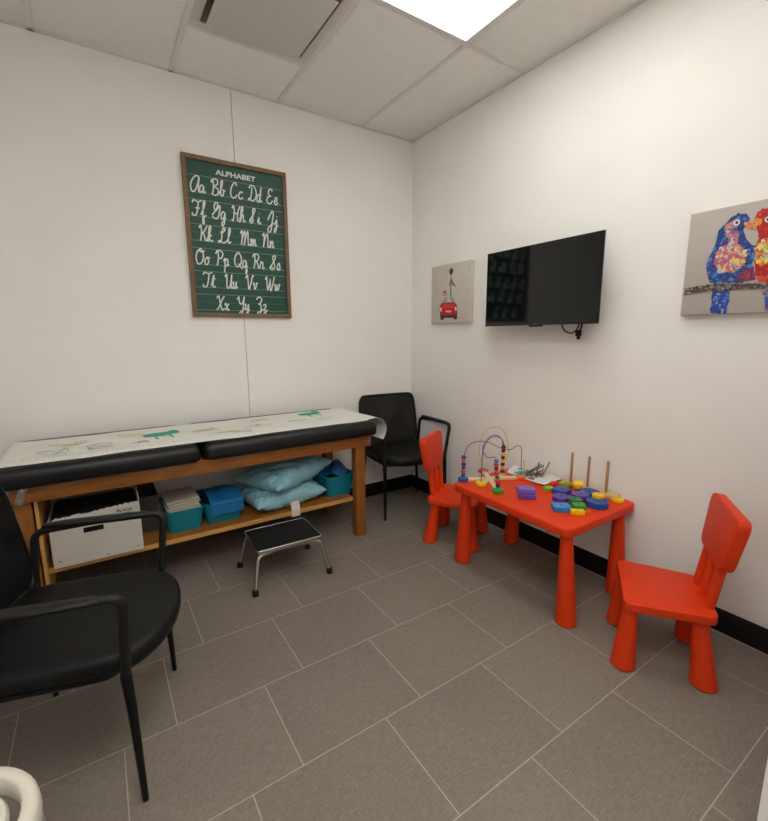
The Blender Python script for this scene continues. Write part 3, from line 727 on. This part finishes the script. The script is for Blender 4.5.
def canvas(name, label, y0, z0, S_, col, dep=.032):
    t = thing(name, label, 'painting', (0, y0-S_/2, z0))
    link('canvas', MB().box(-dep, -.0005, -S_/2, S_/2, 0, S_, .003), mat('canvas_'+name, col, .75, bump=.1, bscale=120, var=.03), t)
    def f(u, v, l=0): return (-dep-.0006-.0004*l, S_/2-u*S_, v*S_)
    return t, f
def poly_img(t, f, items, name):
    for nm, col, pts, l in items:
        b = MB().poly([f(u, v, l) for u, v in pts])
        link(nm, b, mat('paint_px_'+col, col, .6), t)
ct, cf = canvas('car_painting', 'small white canvas painting of a red car carrying a giraffe', -.29, 1.385, .41, 'cbc4b8')
poly_img(ct, cf, [
 ('painted_tyres', '2a2228', [(.245, .175), (.694, .165), (.69, .06), (.615, .05), (.60, .085), (.36, .09), (.34, .055), (.26, .065)], 1),
 ('painted_window', '98a0b4', [(.355, .435), (.59, .43), (.63, .34), (.31, .35)], 1),
 ('painted_window', 'c5c4cc', [(.43, .425), (.52, .42), (.53, .36), (.42, .36)], 2),
 ('painted_car', 'b81a1f', [(.237, .29), (.286, .355), (.631, .345), (.695, .276), (.70, .154), (.64, .125), (.30, .135), (.24, .164)], 3),
 ('painted_hood', 'd8373a', [(.32, .33), (.60, .32), (.62, .25), (.32, .26)], 4),
 ('painted_grille', 'e9b9a0', [(.38, .215), (.56, .21), (.53, .18), (.42, .185)], 4),
 ('painted_lamp', 'f3dcc0', [(.25, .27), (.29, .28), (.30, .22), (.255, .2)], 4),
 ('painted_lamp', 'f3dcc0', [(.63, .27), (.68, .26), (.68, .2), (.64, .21)], 4),
 ('painted_neck', '8d8478', [(.503, .44), (.508, .78), (.54, .80), (.545, .44)], 2),
 ('painted_head', '4f4a42', [(.464, .873), (.50, .91), (.521, .93), (.56, .91), (.58, .874), (.559, .827), (.52, .80), (.49, .826)], 3),
 ('painted_scarf', '77706a', [(.50, .72), (.545, .74), (.60, .66), (.66, .61), (.64, .60), (.56, .64), (.53, .70), (.48, .62), (.47, .63)], 3),
 ('painted_dog', 'b04a4a', [(.317, .565), (.345, .545), (.36, .57), (.385, .545), (.414, .56), (.41, .50), (.38, .46), (.335, .48), (.32, .52)], 2),
 ('painted_muzzle', 'e0d3cc', [(.35, .52), (.385, .52), (.38, .48), (.355, .48)], 3),
 ('painted_shadow', 'a29c94', [(.70, .085), (.90, .08), (.90, .075), (.70, .078)], 1)], 'car')
pt_, pf_ = canvas('parrot_painting', 'square canvas painting of blue and red parrots on a branch', -1.99, 1.38, .415, 'b9b0a8', .035)
def inside(p, poly):
    x, y = p; c = False
    for i in range(len(poly)):
        (x1, y1), (x2, y2) = poly[i-1], poly[i]
        if (y1 > y) != (y2 > y) and x < (x2-x1)*(y-y1)/(y2-y1)+x1: c = not c
    return c
def dabs(name, poly, pal, n, s, l0, base):
    rd = random.Random(len(poly)*n); b = MB()
    b.mi = 0; b.poly([pf_(u, v, l0) for u, v in poly])
    xs_ = [q[0] for q in poly]; ys_ = [q[1] for q in poly]; k = 0; tries = 0
    while k < n and tries < n*30:
        tries += 1
        u, v = rd.uniform(min(xs_), max(xs_)), rd.uniform(min(ys_), max(ys_))
        if not inside((u, v), poly): continue
        a = rd.uniform(0, PI); L_ = s*rd.uniform(.6, 1.3); wd = L_*rd.uniform(.35, .8); b.mi = 1+rd.randrange(len(pal))
        q = []
        for ang in (20, 80, 150, 200, 260, 330):
            r1 = math.radians(ang); du = L_*math.cos(r1)*rd.uniform(.7, 1.1); dv = wd*math.sin(r1)
            q.append(pf_(u+du*math.cos(a)-dv*math.sin(a), v+du*math.sin(a)+dv*math.cos(a), l0+.5+1.5*rd.random()))
        b.bm.faces.new([b.bm.verts.new(x_) for x_ in q]).material_index = b.mi; k += 1
    link(name, b, [mat('pp_'+c, c, .55) for c in [base]+pal], pt_, 10)
BL = [(0.348, 0.898), (0.399, 0.914), (0.465, 0.906), (0.495, 0.859), (0.489, 0.823), (0.454, 0.77), (0.491, 0.673), (0.549, 0.603), (0.571, 0.525), (0.555, 0.437), (0.527, 0.348), (0.509, 0.281), (0.238, 0.307), (0.195, 0.434), (0.198, 0.548), (0.239, 0.63), (0.251, 0.715), (0.257, 0.792), (0.288, 0.825), (0.319, 0.858)]
dabs('painted_parrot', BL, ['1e3f8a', '2b5fb0', '17306a', '3f86c4', '4a4a9a', '6d7fb4'], 190, .022, 2, '1f3f86')
dabs('painted_belly', [(0.262, 0.60), (0.348, 0.652), (0.45, 0.634), (0.505, 0.548), (0.50, 0.452), (0.447, 0.397), (0.307, 0.395), (0.262, 0.475)], ['cf5f6a', 'e08a7a', 'e8cf7a', 'd9d2c8', 'cf5f6a', '8fb7c9', 'b85a78', 'c9c0d8', 'e2a23c'], 90, .026, 5, 'c96a70')
dabs('painted_neck', [(0.33, 0.78), (0.42, 0.76), (0.43, 0.66), (0.36, 0.64)], ['c77a86', 'd8b0b0', 'cfc6c6', '9a5a86'], 18, .022, 5, 'b87a8a')
dabs('painted_face', [(0.325, 0.845), (0.40, 0.88), (0.42, 0.81), (0.36, 0.79), (.30, .80)], ['c58a9a', 'd8a06a', 'b06a86'], 14, .018, 5, 'b88a9c')
dabs('painted_tail', [(0.267, 0.231), (0.416, 0.219), (0.404, 0.14), (0.407, 0.012), (0.274, 0.012), (0.271, 0.132)], ['1e3f9a', '3a6ac0', '6a5a9a', '9ab0d8', '22358a'], 70, .020, 2, '24469a')
RD = [(0.534, 0.851), (0.547, 0.899), (0.588, 0.919), (0.648, 0.913), (0.702, 0.851), (0.728, 0.732), (0.788, 0.607), (0.82, 0.431), (0.817, 0.258), (0.624, 0.277), (0.586, 0.387), (0.562, 0.601), (0.585, 0.671), (0.566, 0.734), (0.54, 0.798)]
dabs('painted_parrot', RD, ['c4161c', 'd93028', '8f1220', 'e0512c', 'b01826'], 170, .023, 2, 'b8181e')
dabs('painted_belly', [(.575, .62), (.66, .66), (.76, .58), (.76, .45), (.62, .42), (.575, .48)], ['f0c02c', 'e8e070', 'e57a28', 'd8d8c0', 'd93028', '8fc0b0'], 60, .026, 5, 'e0a030')
dabs('painted_wing', [(.505, .42), (.575, .40), (.60, .30), (.50, .29), (.47, .33)], ['7a2a58', '9a3040', '54366e', 'b04a5a'], 30, .02, 4, '6a2a52')
dabs('painted_tail', [(0.672, 0.20), (0.781, 0.19), (0.79, 0.01), (0.703, 0.013)], ['2a6ab0', 'c4161c', '7ac0d0'], 30, .02, 2, '2a5aa0')
dabs('painted_beak', [(0.454, 0.83), (0.499, 0.829), (0.531, 0.785), (0.534, 0.743), (0.499, 0.774), (0.464, 0.798)], ['e8785a', 'e89a6a'], 12, .012, 5, 'e07a5c')
dabs('painted_beak', [(0.525, 0.823), (0.553, 0.847), (0.592, 0.824), (0.59, 0.788), (0.557, 0.777), (0.544, 0.741)], ['e8a040', 'd8743c'], 12, .012, 5, 'e39a40')
dabs('painted_branch', [(0.022, 0.272), (0.247, 0.29), (0.47, 0.277), (0.693, 0.258), (.98, .262), (.98, .21), (0.699, 0.213), (0.476, 0.221), (0.253, 0.229), (0.028, 0.213)], ['4a3a34', '8a7a70', '2e2624', 'a89a90', '6a5248'], 190, .014, 8, '54443c')
def disc_at(u, v, r, l, col, nm):
    b = MB(); b.face([pf_(u+r*math.cos(a), v+r*math.sin(a), l) for a in [2*PI*k/16 for k in range(16)]]); link(nm, b, mat('pp_'+col, col, .5), pt_)
for u, v in ((.401, .838), (.635, .818)):
    disc_at(u, v, .026, 9, 'e6e2dc', 'painted_eye'); disc_at(u, v, .013, 10, '1a1a20', 'painted_pupil')

# ------------------------------------------------------------------ alphabet sign
sg = thing('alphabet_sign', 'dark green cursive alphabet board in a brown wooden frame on left wall', 'sign', (-1.352, 0, 1.42))
SW, SH = .625, .918
fw_ = .025
fm = MB()
fm.box(-SW/2, SW/2, -.026, -.001, 0, fw_, .002).box(-SW/2, SW/2, -.026, -.001, SH-fw_, SH, .002)
fm.box(-SW/2, -SW/2+fw_, -.026, -.001, fw_, SH-fw_, .002).box(SW/2-fw_, SW/2, -.026, -.001, fw_, SH-fw_, .002)
link('frame', fm, mat('frame_wood', '7a6045', .6, var=.2, vscale=15, stretch=(4, 4, 4)), sg)
link('board', MB().box(-SW/2+fw_, SW/2-fw_, -.012, -.001, fw_, SH-fw_), mat('green_board', '14493a', .5, var=.04), sg)
ink = mat('white_lettering', 'dfe3dc', .6)
fy = -.0126
LK = [0]
def sf(x, z):
    LK[0] = (LK[0]+1) % 120; return (x, fy-(LK[0]//2)*1e-5, z)
guides = MB(); letters = MB()
rows = ['Aa Bb Cc Dd Ee', 'Ff Gg Hh Ii Jj', 'Kk Ll Mm Nn', 'Oo Pp Qq Rr Ss', 'Tt Uu Vv Ww', 'Xx Yy Zz']
tops = [.117, .262, .412, .560, .705, .852]
G = {
'A': [[(.75,.95),(.5,1),(.2,.75),(.05,.35),(.2,.02),(.45,.1),(.65,.5),(.78,.95),(.72,.4),(.78,.05),(.95,.1)]],
'B': [[(.05,.8),(.2,.95),(.28,.5),(.2,0)],[(.05,.75),(.3,1),(.6,.95),(.62,.7),(.3,.52),(.65,.42),(.72,.15),(.45,-.02),(.12,.08)]],
'C': [[(.6,.8),(.55,.98),(.35,.95),(.12,.6),(.1,.2),(.3,0),(.55,.08),(.68,.25)]],
'D': [[(.3,.9),(.28,.4),(.15,.05),(.02,.1),(.15,.15),(.4,.0),(.7,.2),(.75,.6),(.55,.95),(.2,1),(.02,.8)]],
'E': [[(.6,.85),(.45,1),(.22,.85),(.25,.6),(.45,.52),(.2,.45),(.08,.2),(.25,0),(.5,.05),(.65,.25)]],
'F': [[(.02,.8),(.15,.98),(.5,.9),(.85,1)],[(.55,.92),(.5,.4),(.35,.05),(.1,.05),(.05,.2)],[(.3,.5),(.7,.5)]],
'G': [[(.02,.2),(.4,.6),(.5,.95),(.3,1),(.18,.75),(.35,.5),(.7,.85),(.65,.3),(.45,0),(.15,.05),(.05,.15)]],
'H': [[(.05,.8),(.2,.98),(.28,.5),(.18,0),(.05,.1)],[(.8,1),(.62,.6),(.6,.1),(.8,.0),(.9,.15)],[(.2,.5),(.68,.52)]],
'I': [[(.02,.2),(.35,.6),(.5,.95),(.3,.95),(.3,.5),(.3,.1),(.12,.02),(.02,.2),(.4,.15)]],
'J': [[(.05,.35),(.3,.8),(.5,1),(.6,.8),(.5,.2),(.4,-.35),(.2,-.45),(.1,-.25),(.4,.05),(.7,.2)]],
'K': [[(.05,.8),(.2,.98),(.28,.5),(.2,0)],[(.75,1),(.5,.6),(.3,.48),(.5,.4),(.65,.05),(.85,.1)]],
'L': [[(.15,.7),(.35,.65),(.6,.9),(.45,1),(.32,.7),(.28,.2),(.1,.02),(.02,.12),(.2,.12),(.5,0),(.75,.15)]],
'M': [[(.02,.75),(.15,.95),(.2,.5),(.15,0),(.25,.6),(.42,.95),(.48,.5),(.42,0),(.55,.6),(.72,.95),(.78,.4),(.85,.02),(1,.12)]],
'N': [[(.02,.75),(.15,.95),(.2,.5),(.15,0),(.28,.6),(.5,.95),(.58,.5),(.62,.05),(.8,.1)]],
'O': [[(.4,1),(.12,.75),(.06,.3),(.3,0),(.62,.2),(.68,.65),(.45,1),(.35,.85),(.6,.8),(.8,.9)]],
'P': [[(.02,.75),(.2,.98),(.28,.5),(.2,0)],[(.05,.85),(.4,1),(.68,.8),(.55,.5),(.3,.48)]],
'Q': [[(.4,1),(.12,.75),(.06,.3),(.3,.02),(.62,.2),(.68,.65),(.4,1)],[(.4,.25),(.6,.05),(.85,-.1)]],
'R': [[(.02,.75),(.2,.98),(.28,.5),(.2,0)],[(.05,.85),(.4,1),(.65,.8),(.5,.55),(.3,.5),(.55,.35),(.65,.05),(.85,.1)]],
'S': [[(.02,.1),(.3,.4),(.6,.85),(.5,1),(.32,.85),(.5,.45),(.55,.15),(.3,0),(.05,.15),(.4,.15)]],
'T': [[(.02,.8),(.15,.98),(.5,.9),(.85,1)],[(.55,.92),(.5,.4),(.35,.05),(.1,.05),(.05,.2)]],
'U': [[(.02,.75),(.18,.95),(.22,.5),(.25,.1),(.42,.02),(.58,.3),(.66,.95),(.64,.2),(.72,.02),(.9,.15)]],
'V': [[(.02,.75),(.18,.98),(.28,.5),(.4,0),(.58,.5),(.7,.95),(.82,.88)]],
'W': [[(.02,.75),(.15,.95),(.22,.4),(.32,.02),(.5,.6),(.52,.8),(.58,.1),(.68,.02),(.85,.6),(.95,.98)]],
'X': [[(.02,.8),(.2,.95),(.35,.5),(.55,.02),(.75,.15)],[(.72,.95),(.45,.6),(.25,.2),(.05,.02)]],
'Y': [[(.02,.75),(.18,.95),(.24,.6),(.4,.45),(.58,.6),(.7,.98),(.62,.2),(.5,-.35),(.3,-.4),(.25,-.2),(.55,.02),(.85,.2)]],
'Z': [[(.05,.8),(.3,1),(.6,.85),(.45,.55),(.3,.5),(.55,.4),(.55,.0),(.4,-.35),(.2,-.35),(.25,-.12),(.55,.0),(.8,.15)]],
'a': [[(.4,.42),(.2,.48),(.05,.25),(.12,.03),(.3,.08),(.42,.42),(.4,.1),(.5,.03),(.6,.12)]],
'b': [[(0,.1),(.25,.6),(.3,.95),(.18,.9),(.15,.4),(.18,.05),(.38,.05),(.42,.35),(.3,.4),(.6,.35)]],
'c': [[(.4,.38),(.28,.48),(.08,.3),(.12,.05),(.3,.02),(.48,.15)]],
'd': [[(.38,.42),(.2,.48),(.05,.25),(.12,.03),(.3,.08),(.45,1),(.4,.3),(.44,.03),(.6,.12)]],
'e': [[(.02,.12),(.3,.25),(.32,.45),(.18,.46),(.08,.22),(.18,.02),(.35,.04),(.48,.16)]],
'f': [[(0,.1),(.28,.6),(.35,.95),(.22,.95),(.2,.4),(.2,-.4),(.32,-.4),(.3,-.05),(.5,.12)]],
'g': [[(.4,.42),(.2,.48),(.05,.25),(.12,.03),(.3,.08),(.42,.42),(.38,-.2),(.22,-.42),(.15,-.25),(.5,.1)]],
'h': [[(0,.1),(.25,.6),(.3,.95),(.18,.95),(.12,.4),(.1,0),(.2,.35),(.35,.45),(.4,.1),(.48,.02),(.6,.12)]],
'i': [[(0,.1),(.15,.45),(.14,.1),(.22,.02),(.36,.14)],[(.17,.66),(.19,.70)]],
'j': [[(0,.1),(.2,.45),(.18,-.2),(.05,-.42),(-.02,-.25),(.35,.1)],[(.2,.66),(.22,.70)]],
'k': [[(0,.1),(.25,.6),(.3,.95),(.18,.95),(.12,.4),(.1,0),(.2,.35),(.38,.42),(.2,.25),(.38,.02),(.55,.12)]],
'l': [[(0,.1),(.25,.6),(.3,.95),(.18,.95),(.14,.3),(.22,.02),(.42,.14)]],
'm': [[(0,.35),(.08,.45),(.08,0),(.18,.4),(.28,.42),(.28,0),(.38,.4),(.48,.42),(.5,.05),(.65,.12)]],
'n': [[(0,.35),(.08,.45),(.08,0),(.2,.42),(.34,.42),(.34,.05),(.5,.12)]],
'o': [[(.25,.48),(.06,.3),(.1,.05),(.28,.02),(.4,.25),(.25,.48),(.55,.42)]],
'p': [[(0,.3),(.12,.48),(.12,-.42)],[(.12,.3),(.28,.48),(.42,.3),(.32,.03),(.14,.06)],[(.3,.03),(.55,.12)]],
'q': [[(.4,.42),(.2,.48),(.05,.25),(.12,.03),(.3,.08),(.42,.42),(.4,-.2),(.42,-.42),(.52,-.2),(.42,.0),(.58,.12)]],
'r': [[(0,.1),(.12,.5),(.16,.42),(.32,.42),(.3,.1),(.38,.02),(.5,.12)]],
's': [[(0,.08),(.22,.5),(.34,.2),(.25,.02),(.08,.05),(.45,.1)]],
't': [[(0,.1),(.22,.85),(.16,.2),(.25,.02),(.42,.12)],[(.05,.58),(.38,.6)]],
'u': [[(0,.3),(.08,.46),(.1,.06),(.24,.04),(.36,.46),(.36,.06),(.52,.12)]],
'v': [[(0,.35),(.1,.46),(.18,.04),(.32,.2),(.36,.46),(.5,.4)]],
'w': [[(0,.35),(.08,.46),(.12,.04),(.25,.1),(.28,.42),(.34,.04),(.48,.2),(.5,.46),(.62,.4)]],
'x': [[(0,.35),(.12,.46),(.3,.02),(.45,.1)],[(.4,.46),(.05,.02)]],
'y': [[(0,.35),(.1,.46),(.12,.1),(.26,.06),(.38,.46),(.34,-.2),(.18,-.42),(.12,-.25),(.52,.1)]],
'z': [[(0,.38),(.15,.48),(.3,.4),(.1,.08),(.25,.05),(.28,-.2),(.12,-.42),(.08,-.2),(.48,.1)]]}
hgt = .094
for r_, (row, tp) in enumerate(zip(rows, tops)):
    zt = SH*(1-tp); zb = zt-hgt; zm = (zt+zb)/2
    x0, x1 = -SW/2+fw_, SW/2-fw_
    for z in (zt, zb): guides.stroke([(x0, z), (x1, z)], .0016, lambda x, z: (x, -.0122, z))
    x = x0+.01
    while x < x1-.01: guides.stroke([(x, zm), (x+.004, zm)], .0011, lambda x, z: (x, -.0122, z)); x += .011
    prs = row.split(); n = len(prs)
    if n == 5: cs = [(-.226+.113*k) for k in range(5)]
    elif n == 4: cs = [(-.195+.128*k) for k in range(4)]
    else: cs = [-.125, .0, .12]
    hl = .090
    if r_ == 2: cs = [-.2, -.085, .045, .185]
    for c0, pr_ in zip(cs, prs):
        xx = c0-.05
        for ch in pr_:
            wsc = .080 if ch.isupper() else .078
            for s_ in G[ch]:
                pts = [(xx+p.x*wsc*.8+(p.y*.008), zb+p.y*hl) for p in spline([(a, b_, 0) for a, b_ in s_], 6)]
                letters.stroke(pts, .0080, sf)
            xx += .050 if ch.isupper() and ch not in 'MW' else .064
link('ruled_lines', guides, mat('ruled_white', 'a9bdb2', .6), sg, 10)
link('cursive_letters', letters, ink, sg, 10)
tx = text('ALPHABET', .040, 'title', ink, sg, Matrix.Translation((-.004, -.0126, SH-.073)) @ Matrix.Scale(1.26, 4, (1, 0, 0)) @ FR, bold=.0013)

# ------------------------------------------------------------------ waste bin, lower left
wb = thing('waste_bin', 'round white lidded waste bin at the lower left beside the armchair', 'waste bin', (-2.462, -2.072, 0))
link('bin_body', MB().lathe([(.118, 0), (.125, .01), (.130, .25), (.131, .47), (.128, .505)], seg=48), mat('bin_grey', 'b3ada4', .45), wb, 50)
link('rim', MB().lathe([(.129, .505), (.131, .52), (.129, .538), (.125, .546), (.109, .547), (.105, .542), (.104, .50)], seg=48, cap=(False, False)), white_m, wb, 60)
link('groove', MB().lathe([(.1035, .512), (.095, .508), (.02, .508)], seg=40), mat('bin_groove', '6b6658', .6), wb)
ld = link('lid', MB().lathe([(.086, .509), (.089, .53), (.085, .538), (.02, .540)], seg=48), white_m, wb, 50)
link('lid_plate', MB().prism([(0.077*math.cos(a), min(.03, 0.077*math.sin(a))) for a in [2*PI*k/40 for k in range(40)]], .5405, .5425, .0005), alu_m, ld)
link('keyhole', MB().lathe([(.008, .5427), (.007, .545)], (.0, -.02), 16), steel_m, ld)
